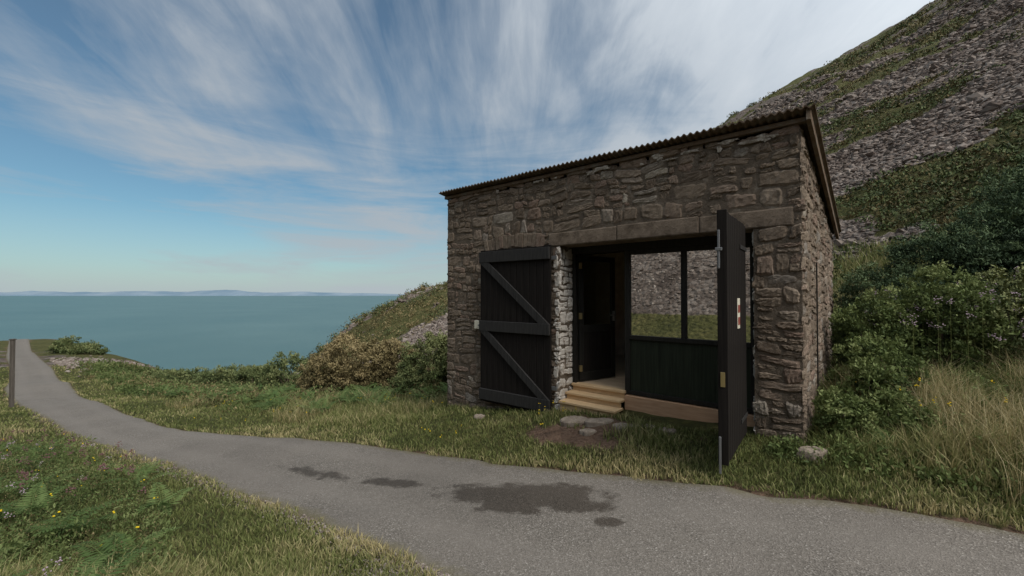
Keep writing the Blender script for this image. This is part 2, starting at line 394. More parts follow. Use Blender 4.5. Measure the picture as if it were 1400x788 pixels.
def put(name,res,fn,mat=stone,flip=False):
    V,F,T=res;W_=fn(V)
    add_mesh(name,W_,F[:,::-1] if flip else F,mat,root,attrs={'tint':T},smooth=False)
AR0,AR1=1.02,2.36
def iv(z):
    if z<OZ:return [(0,OP0),(OP1,BW+.01)]
    if z<.98:return [(0,AR0),(AR1,2.44),(5.72,BW+.01)]
    return [(0,BW+.01)]
ff=lambda V:np.stack([V[:,0],-V[:,1],V[:,2]],1)
put('front_wall_stones_lower',stones(ZB,OZ,iv,seed=1),ff);put('front_wall_stones_middle',stones(OZ,.98,iv,seed=2,mean_h=.105),ff);put('front_wall_stones_upper',stones(.98,1.89,iv,seed=3),ff)
R=np.random.default_rng(5)
Vs=[];Fs=[];T=[];off=0;nv=15
for i in range(nv):
    f=(i+.5)/nv;u0=AR0+(AR1-AR0)*f;zc=.86+.06*(1-(2*f-1)**2);ang=(.5-f)*.5
    wv=(AR1-AR0)/nv*.47;hv=.115+R.uniform(-.02,.02)
    P=np.array([(-wv,-hv),(wv,-hv),(wv*1.05,hv),(-wv*1.05,hv)]);P2=P*.85
    ca,sa=math.cos(ang),math.sin(ang);d0=R.uniform(.010,.024)
    for k_,Q in enumerate((P,P2)):
        for p in Q:Vs.append((u0+p[0]*ca-p[1]*sa,-(0 if k_==0 else d0),zc+p[0]*sa+p[1]*ca))
    for a_,b2 in((0,1),(1,2),(2,3),(3,0)):Fs.append((off+a_,off+b2,off+4+b2,off+4+a_))
    Fs.append((off+4,off+5,off+6,off+7));off+=8;T+= [R.uniform(.15,.7)]*8
add_mesh('relieving_arch',Vs,Fs,stone,root,attrs={'tint':T})
put('right_wall_stones',stones(ZB,1.95,lambda z:[(-.01,BD)],lambda s_:roofz(s_)-.02,seed=6),lambda V:np.stack([BW+V[:,1],V[:,0],V[:,2]],1))
put('left_wall_stones',stones(ZB,1.95,lambda z:[(-.01,WV0),(WV1,BD)] if WZ0<z<WZ1 else [(-.01,BD)],lambda s_:roofz(s_)-.02,seed=7),lambda V:np.stack([-V[:,1],V[:,0],V[:,2]],1))
put('back_wall_stones',stones(ZB,roofz(BD)-.04,lambda z:[(0,BW)],seed=8),lambda V:np.stack([V[:,0],BD+V[:,1],V[:,2]],1))
put('left_reveal_stones',stones(-1.9,OZ,lambda z:[(0,.40)],seed=9,mean_h=.14,lenr=(.12,.28),depth=(.005,.025)),lambda V:np.stack([OP0+V[:,1],V[:,0],V[:,2]],1),white_stone)
put('right_reveal_stones',stones(-1.9,OZ,lambda z:[(0,.40)],seed=10,mean_h=.14,lenr=(.12,.28),depth=(.005,.025)),lambda V:np.stack([OP1-V[:,1],V[:,0],V[:,2]],1),white_stone)
put('left_arris_stones',stones(-1.85,OZ,lambda z:[(2.545,2.64)],seed=19,mean_h=.12,lenr=(.09,.1),depth=(.016,.028)),ff,white_stone)
ls=[2.43,3.62,4.74,5.74]
for i in range(3):box('lintel_%d'%i,(ls[i]+.003,ls[i+1]-.003),(-.018-.006*(i%2),.40),(.765,.975+.01*(i%2)),cn.m,.018)
Vs=[];Fs=[];T=[];off=0
for i in range(22):
    u0=R.choice([R.uniform(.1,5.7),R.uniform(4.2,5.75)]);wd_=R.uniform(.03,.13);hg=R.uniform(.012,.04);k2=11
    z0=R.uniform(1.76,1.86)
    for a2 in np.linspace(0,2*np.pi,k2,endpoint=False):
        rr=R.uniform(.5,1.3);Vs.append((u0+wd_*math.cos(a2)*rr,-.027,z0+hg*math.sin(a2)*rr))
    Vs.append((u0,-.033,z0))
    for j in range(k2):Fs.append((off+j,off+(j+1)%k2,off+k2))
    off+=k2+1
pm=NT('lime_mortar_mat');pm.col(pm.ramp(pm.noise(14,7,.75),[(.4,(.20,.16,.12)),(.65,(.6,.54,.46))]));pm.rough(.95,.1);pm.bump(pm.noise(30,6),.8,.015)
add_mesh('mortar_pointing',Vs,Fs,pm.m,root)
ro=NT('corrugated_roof_mat');ro.col(ro.ramp(ro.noise(4,9,.78),[(.3,(.07,.048,.033)),(.5,(.15,.105,.07)),(.62,(.17,.15,.125)),(.75,(.28,.22,.16))]));ro.rough(.9,.12);ro.bump(ro.noise(25,6,.7),.6,.01)
nu=76*10;uu=np.linspace(-.12,BW+.14,nu);vv=np.linspace(-.13,BD+.12,24)
UU,VV=np.meshgrid(uu,vv);base=roofz(VV)+.05+.012*(fbm(UU/.8,VV/.8,2,4)-.5)
wave=.014*np.sin(2*np.pi*UU/.079)
top=np.stack([UU,VV+.02*(vn(np.floor(UU/.65),VV*0,6)-.5),base+wave],-1).reshape(-1,3);bot=top-np.array([0,0,.016])
ri=np.arange(24*nu).reshape(24,nu);q1=np.stack([ri[:-1,:-1],ri[:-1,1:],ri[1:,1:],ri[1:,:-1]],-1).reshape(-1,4)
nn=24*nu;bd=np.concatenate([ri[0,:],ri[1:,-1],ri[-1,-2::-1],ri[-2:0:-1,0]]);bd2=np.roll(bd,-1)
q3=np.stack([bd,bd+nn,bd2+nn,bd2],1)
add_mesh('corrugated_roof',np.vstack([top,bot]),np.vstack([q1,q1[:,::-1]+nn,q3]),ro.m,root,smooth=False)
box('eaves_board',(-.06,BW+.05),(-.035,.05),(1.88,1.93),ro.m,.004)
L=math.hypot(BD+.2,(BD+.2)*.185)
bb_=box('barge_board',(BW+.055,BW+.10),(-L/2,L/2),(-.075,.075),ro.m,.004);bb_.location=(BW+.08,BD/2,roofz(BD/2)-.01);bb_.rotation_euler=(-math.atan(.185),0,0)
# interior
fl=wood('floor_wood_mat',(.40,.28,.17),(.55,.41,.27),(1.5,14,14));iw=NT('interior_wall_mat');iw.col(iw.ramp(iw.noise(6,6),[(.3,(.52,.38,.26)),(.7,(.70,.56,.42))]));iw.rough(.9)
box('interior_floor',(.45,BW-.45),(.40,BD-.45),(-1.55,-1.43),fl,0)
box('interior_lining_back',(.45,BW-.45),(BD-.50,BD-.455),(-1.43,1.0),iw.m,0)
box('interior_ceiling',(.5,BW-.46),(.46,BD-.5),(1.02,1.06),iw.m,0)
box('interior_partition',(3.15,BW-.46),(1.95,2.0),(-1.43,1.01),iw.m,0)
for i in range(7):box('bench_slat_%d'%i,(3.2,5.2),(1.50+i*.06,1.50+i*.06+.05),(-.98,-.94),pine,.003)
box('bench_leg_a',(3.25,3.32),(1.5,1.9),(-1.43,-.985),pine,.003);box('bench_leg_b',(4.2,4.27),(1.5,1.9),(-1.43,-.985),pine,.003);box('bench_leg_c',(5.1,5.17),(1.5,1.9),(-1.43,-.985),pine,.003)
# glazed screen
S0,S1=.355,.425
box('screen_head',(OP0+.02,OP1-.02),(S0-.02,S1+.02),(.66,.765),frame)
box('screen_post_left',(OP0+.02,2.71),(S0,S1),(-1.43,.66),frame)
box('screen_post_mid',(3.56,3.64),(S0,S1),(-1.47,.66),frame)
box('screen_mullion',(4.385,4.455),(S0,S1),(-.60,.59),frame)
box('screen_post_right',(5.23,OP1-.02),(S0,S1),(-1.47,.66),frame)
box('screen_top_rail',(3.64,5.23),(S0+.004,S1-.004),(.59,.66),frame)
box('screen_mid_rail',(3.64,5.23),(S0-.008,S1),(-.66,-.60),frame)
box('screen_bottom_rail',(3.64,5.23),(S0-.008,S1),(-1.47,-1.41),frame)
box('screen_panel',(3.64,5.23),(S0+.02,S1-.02),(-1.41,-.66),green,0)
box('glass_pane_left',(3.64,4.385),(.388,.394),(-.60,.59),glass,0);box('glass_pane_right',(4.455,5.23),(.388,.394),(-.60,.59),glass,0)
box('plinth_board',(3.60,OP1-.03),(.26,.33),(-1.95,-1.475),ply,.004)
# steps
box('step_tread_top',(OP0+.03,3.58),(.30,.46),(-1.465,-1.425),pine,.005)
box('step_riser_top',(OP0+.04,3.56),(.33,.37),(-1.535,-1.465),pine,.003)
box('step_tread_mid',(OP0+.03,3.60),(.12,.36),(-1.57,-1.535),pine,.005)
box('step_riser_mid',(OP0+.04,3.58),(.15,.19),(-1.64,-1.57),pine,.003)
box('step_tread_low',(OP0+.03,3.62),(-.07,.18),(-1.675,-1.64),pine,.005)
box('step_riser_low',(OP0+.04,3.60),(-.04,0.),(-1.95,-1.675),pine,.003)
dr=bpy.data.objects.new('inner_door',None);scene.collection.objects.link(dr);dr.parent=root
dr.location=(2.72,.44,0);dr.rotation_euler=(0,0,math.radians(72))
dw=.80
for nm,u,z in [('stile_hinge',(0,.09),(-1.41,.64)),('stile_lock',(dw-.09,dw),(-1.41,.64)),('rail_top',(.09,dw-.09),(.55,.64)),('rail_mid',(.09,dw-.09),(-.62,-.50)),('rail_bottom',(.09,dw-.09),(-1.41,-1.27))]:
    box('inner_door_'+nm,u,(-.02,.02) if 'stile' in nm else (-.018,.018),z,frame,.003,dr)
box('inner_door_panel',(.09,dw-.09),(-.01,.01),(-1.27,-.62),black,0,dr)
box('inner_door_glass',(.09,dw-.09),(-.003,.003),(-.50,.55),dglass,0,dr)
box('inner_door_handle',(dw-.07,dw-.03),(-.06,-.02),(-.45,-.28),galv,.006,dr)
box('inner_door_lever',(dw-.16,dw-.04),(-.075,-.06),(-.36,-.34),galv,.004,dr)
for z in(.42,-.4,-1.25):box('inner_door_hinge',(-.02,.03),(-.05,-.02),(z,z+.1),brass,.002,dr)

LL=bpy.data.objects.new('left_door_leaf',None);scene.collection.objects.link(LL);LL.parent=root
LL.location=(2.53,-.075,0);LL.rotation_euler=(0,0,math.radians(180+2.0))
def leaf(parent,w_,z0,z1,sgn,off=0):
    nb=11;bw=w_/nb
    for i in range(nb):
        dz=R.uniform(-.008,.008)
        box('board_%d'%i,(i*bw+.003,(i+1)*bw-.003),(off-.018,off+.018),(z0+dz,z1+dz),black,.004,parent)
    yy=(off+.018*sgn,off+.06*sgn);yl=(min(yy),max(yy))
    H_=z1-z0
    lz=[(z0+.04,z0+.23),(z0+.5*H_-.09,z0+.5*H_+.09),(z1-.22,z1-.03)]
    for i,zz in enumerate(lz):box('ledge_%d'%i,(.004,w_-.004),yl,zz,black2,.006,parent)
    for i in range(2):
        a_=lz[i][1];b2=lz[i+1][0]
        x0,x1=.12,w_-.12
        y0_,y1_=yl[0]+.002,yl[1]-.004
        V=[];
        for yv in(y0_,y1_):
            V+=[(x0-.10,yv,a_),(x0+.09,yv,a_),(x1+.10,yv,b2),(x1-.09,yv,b2)]
        add_mesh('brace_%d'%i,V,[(0,1,2,3),(7,6,5,4),(0,4,5,1),(1,5,6,2),(2,6,7,3),(3,7,4,0)],black2,parent)
leaf(LL,1.49,-1.88,.78,1)
box('cream_hold_back',(.86,1.0),(-.12,-.04),(-.62,-.47),cream,.01)
box('hold_back_arm',(.98,1.14),(-.15,-.13),(-.56,-.535),galv,.003)
for z in(-1.5,.55):box('strap_hinge',(2.4,2.62),(-.06,-.045),(z,z+.06),galv,.003)
RL=bpy.data.objects.new('right_door_leaf',None);scene.collection.objects.link(RL);RL.parent=root
RL.location=(5.27,-.05,0);RL.rotation_euler=(0,0,math.radians(-90+3.5))
leaf(RL,1.10,-1.60,.80,-1,off=-.02)
box('leaf_edge_stile',(1.105,1.135),(-.085,.004),(-1.62,.815),black,.004,RL)
box('notice_plate',(.46,.60),(.0,.006),(-.36,-.04),cream,.002,RL)
rd_=NT('notice_red_mat');rd_.col((.25,.07,.05));rd_.rough(.5)
for i in range(2):box('notice_line_%d'%i,(.475,.585),(.006,.009),(-.32+i*.13,-.24+i*.13),rd_.m,0,RL)
box('brass_latch',(1.137,1.143),(-.06,-.02),(-.88,-.74),brass,.002,RL)
box('drop_bolt',(1.145,1.165),(-.075,-.055),(-1.70,-1.35),galv,.004,RL)
box('top_bolt',(1.145,1.165),(-.075,-.055),(.25,.62),galv,.004,RL);box('bolt_ring',(1.145,1.17),(-.095,-.035),(.42,.45),galv,.004,RL)
for z in(-1.4,.5):box('leaf_strap_%d'%int(z*10),(0,.4),(.0,.008),(z,z+.045),black2,.002,RL)
box('wall_cable',(BW+.045,BW+.06),(.9,.915),(-1.6,.4),frame,.002)

# ------------------------------------------------------------ rocks
t_=(1+5**.5)/2
ICO=np.array([(-1,t_,0),(1,t_,0),(-1,-t_,0),(1,-t_,0),(0,-1,t_),(0,1,t_),(0,-1,-t_),(0,1,-t_),(t_,0,-1),(t_,0,1),(-t_,0,-1),(-t_,0,1)])/math.sqrt(1+t_*t_)
ICF=np.array([(0,11,5),(0,5,1),(0,1,7),(0,7,10),(0,10,11),(1,5,9),(5,11,4),(11,10,2),(10,7,6),(7,1,8),(3,9,4),(3,4,2),(3,2,6),(3,6,8),(3,8,9),(4,9,5),(2,4,11),(6,2,10),(8,6,7),(9,8,1)])
def rocks(name,P,size,mat,flat=.6,tilt=.35,tint=None):
    n_=len(P);sc=size[:,None]*rng.uniform(.6,1.3,(n_,3))*np.array([1,1,flat])
    V=ICO[None]*(1+rng.normal(0,.16,(n_,12,1)))
    V=V*sc[:,None,:]
    an=rng.uniform(0,6.28,n_);c_,s_=np.cos(an)[:,None],np.sin(an)[:,None]
    x=V[...,0]*c_-V[...,1]*s_;y=V[...,0]*s_+V[...,1]*c_
    tx=rng.normal(0,tilt,(n_,1));z=V[...,2]+x*tx
    V=np.stack([x,y,z],-1)+P[:,None,:]
    F=ICF[None]+(np.arange(n_)*12)[:,None,None]
    tt=np.repeat(rng.random(n_) if tint is None else tint,12)
    return add_mesh(name,V.reshape(-1,3),F.reshape(-1,3),mat,attrs={'tint':tt})
sm=NT('scree_rock_mat');sm.col(sm.mix(sm.ramp(sm.noise(.10,7,.7),[(.38,0.),(.62,.5)]),sm.ramp(sm.attr('tint'),[(0,(.12,.093,.077)),(.5,(.205,.165,.138)),(1,(.34,.29,.247))]),(.12,.09,.072)));sm.rough(.95,.1);sm.bump(sm.noise(20,5),.4,.02)
def scatter(nn_,x0,x1,y0,y1):return rng.uniform(x0,x1,nn_),rng.uniform(y0,y1,nn_)
n0=170000
rr_=np.exp(rng.uniform(math.log(11),math.log(190),n0));th=rng.uniform(math.radians(14),math.radians(62),n0)
x=rr_*np.sin(th);y=rr_*np.cos(th);z=H(x,y,False);vg=vegmask(x,y,z)+(fbm(x/1.1,y/1.1,4,77)-.5)*1.1
k_=(vg<.5)&(z>.2);x,y,z=x[k_],y[k_],z[k_]
x,y,z=x[:68000],y[:68000],z[:68000]
rs=(.03+.0026*np.hypot(x,y))*np.exp(rng.normal(0,.36,len(x)))
rocks('scree',np.stack([x,y,z],1),rs,sm.m,.65)
x,y=scatter(30000,-30,10,-30,4);z=H(x,y,False);k_=(z>-.7)&(road_dist(x,y)>.5);P=np.stack([x,y,z],1)[k_][:11000];rocks('scree.001',P,rng.uniform(.04,.13,len(P)),sm.m)
x=rng.normal(-33,4.5,3500);y=rng.normal(35,2.6,3500);k_=road_dist(x,y)>.5;x,y=x[k_],y[k_];rocks('scree.002',np.stack([x,y,H(x,y)],1),rng.uniform(.08,.2,len(x)),sm.m)
x=rng.normal(-16,7,5000);y=rng.normal(70,8,5000);rocks('scree.003',np.stack([x,y,H(x,y,False)],1),rng.uniform(.12,.32,len(x)),sm.m)
# rocky outcrops on the left headland
rr_=np.exp(rng.uniform(math.log(40),math.log(260),40000));th=rng.uniform(math.radians(-34),math.radians(-4),40000)
x=rr_*np.sin(th);y=rr_*np.cos(th);z=H(x,y,False);k_=(vegmask(x,y,z)+(fbm(x/2.5,y/2.5,3,78)-.5)<.38)&(z>-50);x,y,z=x[k_][:9000],y[k_][:9000],z[k_][:9000]
rocks('scree.004',np.stack([x,y,z],1),(.05+.0028*np.hypot(x,y))*np.exp(rng.normal(0,.4,len(x))),sm.m,.7)
i_=rng.integers(0,len(nr)-1,14000);i_=i_[(nr[i_,0]<5)&(nr[i_,0]>-12)][:6000]
tt=rng.random(len(i_))[:,None];p=nr[i_]*(1-tt)+nr[i_+1]*tt+rng.normal(0,.09,(len(i_),2))
p2=np.stack([rng.normal(-.60,.35,2400),rng.normal(3.08,.13,2400)],1);p=np.vstack([p,p2])
rocks('roadside_gravel',np.stack([p[:,0],p[:,1],H(p[:,0],p[:,1])+.006],1),rng.uniform(.004,.013,len(p)),sm.m)
slm=NT('slab_mat');slm.col(slm.ramp(slm.noise(9,8,.75),[(.3,(.14,.108,.082)),(.7,(.34,.28,.22))]));slm.rough(.93,.1);slm.bump(slm.noise(20,6),.6,.012)
def slab(name,sx,sy,sr_,th_,seed,asp=.8,rise=0.):
    R2=np.random.default_rng(seed);kk=22;an=np.linspace(0,2*np.pi,kk,endpoint=False)
    rad=sr_*(1+.25*(np.interp(an,np.linspace(0,2*np.pi,8),np.append(R2.uniform(-1,1,7),0)))+R2.uniform(-.04,.04,kk))
    V=[];zz=float(H(np.array([sx]),np.array([sy]))[0])+rise
    prof=[(1.0,-.08),(1.02,th_*.3),(.95,th_*.8),(.78,th_),(.4,th_*1.05),(.02,th_*1.06)]
    for sc,dz in prof:
        for a2,r2 in zip(an,rad):V.append((sx+r2*sc*math.cos(a2)*1.2,sy+r2*sc*math.sin(a2)*asp,zz+dz+R2.normal(0,.004)))
    Fq=[(j*kk+i2,j*kk+(i2+1)%kk,(j+1)*kk+(i2+1)%kk,(j+1)*kk+i2) for j in range(len(prof)-1) for i2 in range(kk)]
    add_mesh(name,V,Fq,slm.m,smooth=False)
for i,(sx,sy,sr_) in enumerate([(.88,6.12,.17),(1.20,5.92,.14),(1.48,5.72,.12),(1.74,5.62,.11),(1.02,5.70,.09),(1.95,5.40,.09)]):slab('stone_slab',sx,sy,sr_,.03,40+i,rise=.012)
slab('boulder',3.05,4.35,.11,.10,50);slab('boulder',-.55,7.2,.07,.06,51)

# ------------------------------------------------------------ vegetation
def blades(name,x,y,h,w_,tint,mat,lean=.35,zoff=-.01):
    n_=len(x);z=H(x,y)+zoff
    az=rng.uniform(0,2*np.pi,n_);dx,dy=np.cos(az),np.sin(az)
    la=rng.uniform(0,2*np.pi,n_);le=h*np.abs(rng.normal(0,lean,n_));lx,ly=np.cos(la)*le,np.sin(la)*le
    b0=np.stack([x-dx*w_,y-dy*w_,z],1);b1=np.stack([x+dx*w_,y+dy*w_,z],1)
    m0=np.stack([x-dx*w_*.7+lx*.35,y-dy*w_*.7+ly*.35,z+h*.55],1);m1=np.stack([x+dx*w_*.7+lx*.35,y+dy*w_*.7+ly*.35,z+h*.55],1)
    tp=np.stack([x+lx,y+ly,z+h*.95],1)
    V=np.stack([b0,b1,m0,m1,tp],1).reshape(-1,3)
    o=(np.arange(n_)*5)[:,None,None];F=(np.array([(0,1,2),(1,3,2),(2,3,4)])[None]+o).reshape(-1,3)
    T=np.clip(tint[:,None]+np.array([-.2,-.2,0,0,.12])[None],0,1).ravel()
    return add_mesh(name,V,F,mat,attrs={'tint':T})
def inb(x,y,m_=.04):
    u,v=to_uv(x,y);return (u>-m_)&(u<BW+m_)&(v>-m_)&(v<BD+m_)
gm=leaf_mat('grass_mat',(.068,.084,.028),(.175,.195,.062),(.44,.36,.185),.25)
n0=430000
r_=np.exp(rng.uniform(math.log(2.2),math.log(48),n0));th=rng.uniform(math.radians(-62),math.radians(62),n0)
x=r_*np.sin(th);y=r_*np.cos(th)
rd=road_dist(x,y);hl=GX*x+GY*y+GC
k_=(rd>-.02+.22*(fbm(x/.22,y/.22,3,51)-.5))&(~inb(x,y))&(hl<1.6)
k_&=~((dirtf(x,y)>.42+.25*rng.random(n0))&(np.hypot(x-dp[0],y-dp[1])<2.2))
ye=np.interp(x,[-130,-100,-60,-28,-10,0,20],[100,95,63,35,31,34,50]);k_&=(y<ye+4)
x,y,rd,r_=x[k_],y[k_],rd[k_],r_[k_]
patch=fbm(x/1.3,y/1.3,4,61);p2=fbm(x/.35,y/.35,3,62)
h=.03+.055*p2+.16*sst(.52,.8,patch)*sst(.3,1.2,rd)+.10*sst(1.0,2.5,rd)*sst(5,9,r_)
rt=sst(2.6,3.6,x)*sst(.45,.9,rd);h=h+rt*.16
h=h*rng.uniform(.6,1.35,len(x))
tint=np.clip(.04+.85*patch+.55*(p2-.5)+rng.normal(0,.17,len(x)),0,1)
tint=np.clip(tint+.25*(1-sst(0,.25,rd)),0,1)
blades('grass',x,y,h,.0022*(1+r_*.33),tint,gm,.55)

sg=leaf_mat('straw_grass_mat',(.14,.13,.045),(.42,.34,.17),(.64,.54,.33),.25)
x,y=scatter(110000,3.2,9.0,2.2,7.0);rd=road_dist(x,y);f=fbm(x/.8,y/.8,3,71)
k_=(rd>.35)&(~inb(x,y,.2))&(f+.30*sst(3.8,5.0,x)>.62)&(y<5.6)
x,y=x[k_][:22000],y[k_][:22000];blades('straw_grass',x,y,rng.uniform(.2,.66,len(x)),np.full(len(x),.003),np.clip(rng.normal(.45,.25,len(x)),0,1),sg,.5)
x,y=scatter(30000,-14,-1,8,14);rd=road_dist(x,y);f=fbm(x/1.5,y/1.5,3,72);k_=(rd>.9)&(~inb(x,y,.2))&(f+rng.normal(0,.06,len(x))>.60);x,y=x[k_][:5500],y[k_][:5500]
blades('straw_grass.001',x,y,rng.uniform(.12,.3,len(x)),np.full(len(x),.005),np.clip(rng.normal(.3,.2,len(x)),0,1),sg,.5)

def leaves(P,size,tint,nrm=None,asp=.45):
    n_=len(P);d1=rng.normal(0,1,(n_,3))
    if nrm is not None:d1=d1+nrm*1.0
    d1/=np.linalg.norm(d1,axis=1)[:,None]
    d2=np.cross(d1,rng.normal(0,1,(n_,3)));d2/=np.linalg.norm(d2,axis=1)[:,None]+1e-9
    s1=(size)[:,None]
    V=np.stack([P-d1*s1*.5,P+d2*s1*asp*.5,P+d1*s1*.5,P-d2*s1*asp*.5],1).reshape(-1,3)
    F=(np.arange(n_)*4)[:,None]+np.arange(4)[None]
    return V,F,np.repeat(np.clip(tint,0,1),4)
def clumps(name,C,rad,hgt,m_,ls,tb,mat,asp=.45,up=.6):
    n_=len(C);d=rng.normal(0,1,(n_,m_,3));d/=np.linalg.norm(d,axis=2)[...,None];d[...,2]=np.abs(d[...,2])
    rr=rng.random((n_,m_,1))**.45
    off=d*rr*np.stack([rad,rad,hgt],1)[:,None,:]
    P=C[:,None,:]+off
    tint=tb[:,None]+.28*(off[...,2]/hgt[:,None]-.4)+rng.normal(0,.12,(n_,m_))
    V,F,T=leaves(P.reshape(-1,3),np.repeat(ls,m_)*rng.uniform(.6,1.4,n_*m_),tint.ravel(),d.reshape(-1,3)*.6+np.array([0,0,up]),asp)
    return add_mesh(name,V,F,mat,attrs={'tint':T})
bk=NT('bark_mat');bk.col((.11,.08,.055));bk.rough(.95);bark=bk.m
def bush(name,lobes,nc,per,cr,ls,mat,tb=.45,asp=.4,seed=0,pw=.22):
    Rb=np.random.default_rng(seed)
    vol=np.array([l[2]*l[3]+l[2]*l[4] for l in lobes]);cnt=(nc*vol/vol.sum()).astype(int)
    C=[];TB=[]
    for l,c_ in zip(lobes,cnt):
        d=Rb.normal(0,1,(c_,3));d/=np.linalg.norm(d,axis=1)[:,None]
        nzv=fbm(d[:,0]*2.3+l[0]+9,d[:,1]*2.3+d[:,2]*2+l[1],3,seed)
        rf=.62+.7*nzv
        rr=rf*(Rb.random(c_)**pw)
        gz=float(H(np.array([l[0]]),np.array([l[1]]))[0])
        P=np.stack([l[0]+d[:,0]*rr*l[2],l[1]+d[:,1]*rr*l[3],gz+l[5]+d[:,2]*rr*l[4]],1)
        gg=H(P[:,0],P[:,1]);ok=P[:,2]>gg-.05;ok&=~inb(P[:,0],P[:,1],cr+.03)
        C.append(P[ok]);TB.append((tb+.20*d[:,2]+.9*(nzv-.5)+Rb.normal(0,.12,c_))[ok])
    C=np.vstack(C);TB=np.concatenate(TB);k=len(C)
    par=bpy.data.objects.new(name,None);scene.collection.objects.link(par)
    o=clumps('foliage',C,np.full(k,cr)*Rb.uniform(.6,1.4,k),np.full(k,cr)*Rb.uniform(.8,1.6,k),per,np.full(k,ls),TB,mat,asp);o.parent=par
    Vb=[];Fb=[];off=0
    for l in lobes:
        gz=float(H(np.array([l[0]]),np.array([l[1]]))[0])
        for j in range(7):
            a0=np.array([l[0]+Rb.normal(0,.08*l[2]),l[1]+Rb.normal(0,.08*l[3]),gz-.1]);dd=Rb.normal(0,1,3);dd[2]=abs(dd[2])+.8;dd/=np.linalg.norm(dd)
            b0=a0+dd*np.array([l[2],l[3],l[4]+l[5]])*.8
            if inb(b0[0],b0[1],.1):continue
            w0=.02+.01*l[4];pr_=np.array([1,0,0]),np.array([-.5,.87,0]),np.array([-.5,-.87,0])
            for q_ in pr_:Vb.append(a0+q_*w0)
            for q_ in pr_:Vb.append((a0+b0)/2+q_*w0*.6)
            for q_ in pr_:Vb.append(b0+q_*w0*.2)
            for lv in(0,3):
                for q_ in range(3):Fb.append((off+lv+q_,off+lv+(q_+1)%3,off+lv+3+(q_+1)%3,off+lv+3+q_))
            off+=9
    o=add_mesh('branches',Vb,Fb,bark);o.parent=par
    return par
dark_leaf=leaf_mat('gorse_mat',(.015,.025,.014),(.046,.074,.035),(.13,.175,.08),.0)
olive=leaf_mat('olive_bush_mat',(.055,.048,.022),(.165,.132,.058),(.31,.24,.12),.0)
fresh=leaf_mat('bramble_leaf_mat',(.035,.052,.019),(.115,.150,.046),(.26,.29,.115),.25)
mid=leaf_mat('shrub_leaf_mat',(.034,.046,.019),(.10,.125,.045),(.21,.22,.09),.0)

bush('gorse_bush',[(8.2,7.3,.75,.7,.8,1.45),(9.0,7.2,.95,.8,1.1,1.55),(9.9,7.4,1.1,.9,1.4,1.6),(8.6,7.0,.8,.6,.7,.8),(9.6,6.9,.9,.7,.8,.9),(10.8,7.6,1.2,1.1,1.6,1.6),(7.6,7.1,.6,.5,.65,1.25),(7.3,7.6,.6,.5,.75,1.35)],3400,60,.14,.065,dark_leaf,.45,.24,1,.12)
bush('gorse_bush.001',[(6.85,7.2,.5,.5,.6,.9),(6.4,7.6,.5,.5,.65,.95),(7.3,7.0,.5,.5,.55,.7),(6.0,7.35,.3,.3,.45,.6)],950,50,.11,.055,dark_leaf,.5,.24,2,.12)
bush('rounded_bush',[(-5.0,14.6,1.55,1.2,1.25,.5),(-3.9,14.4,1.2,1.1,1.05,.5),(-6.3,14.9,1.1,1.0,.95,.4),(-4.6,14.0,.8,.6,.6,.2)],1400,48,.17,.085,olive,.5,.4,3,.14)
bush('green_bush',[(-2.5,13.3,1.0,.9,1.0,.65),(-1.5,13.3,.9,.9,1.0,.75),(-3.0,12.8,.6,.7,.5,.2)],850,48,.15,.075,mid,.6,.4,4,.14)
bush('hawthorn_bush',[(-8.8,17.2,1.3,1.0,1.0,.4),(-10.5,17.6,1.0,.9,.75,.25),(-7.6,16.8,.8,.8,.65,.2)],650,42,.17,.09,mid,.42,.4,5,.14)
bush('hawthorn_bush.001',[(-14.5,22.5,2.0,1.1,.9,.25),(-18,24,1.6,1.1,.7,.15),(-12.0,21,1.3,1,.7,.2),(-21,25.5,1.4,1,.5,.1)],700,42,.22,.12,mid,.38,.4,6,.14)
bush('hawthorn_bush.002',[(-49,48,2.3,1.5,1.2,.3),(-45.5,46,1.6,1.4,.7,.1)],300,40,.35,.22,mid,.35,.4,7)

x,y=scatter(13000,-32,1.5,8,34);rd=road_dist(x,y);f=fbm(x/2.2,y/2.2,3,81)
k_=(rd>1.3+np.maximum(0,12-y)*.25)&(~inb(x,y,.45))&(f+.015*(y-10)>.48);ye=np.interp(x,[-60,-28,-10,0,20],[63,35,31,34,50]);k_&=(y<ye+1)
x,y=x[k_][:5000],y[k_][:5000];nq=len(x);dd_=np.hypot(x,y)
clumps('undergrowth',np.stack([x,y,H(x,y)],1),rng.uniform(.15,.36,nq),rng.uniform(.12,.42,nq)*(1+.03*(y-8)),36,.045+.0025*dd_,.05+.85*fbm(x/3,y/3,3,82),fresh,.4)
k_=(fbm(x/1.8,y/1.8,3,83)>.52)&(y>11);P=np.stack([x,y,H(x,y)],1)[k_];kn=len(P)
clumps('undergrowth.001',P+rng.normal(0,.3,P.shape)*np.array([1,1,0]),rng.uniform(.2,.5,kn),rng.uniform(.25,.6,kn),40,np.full(kn,.08),.1+.6*rng.random(kn),olive,.4)
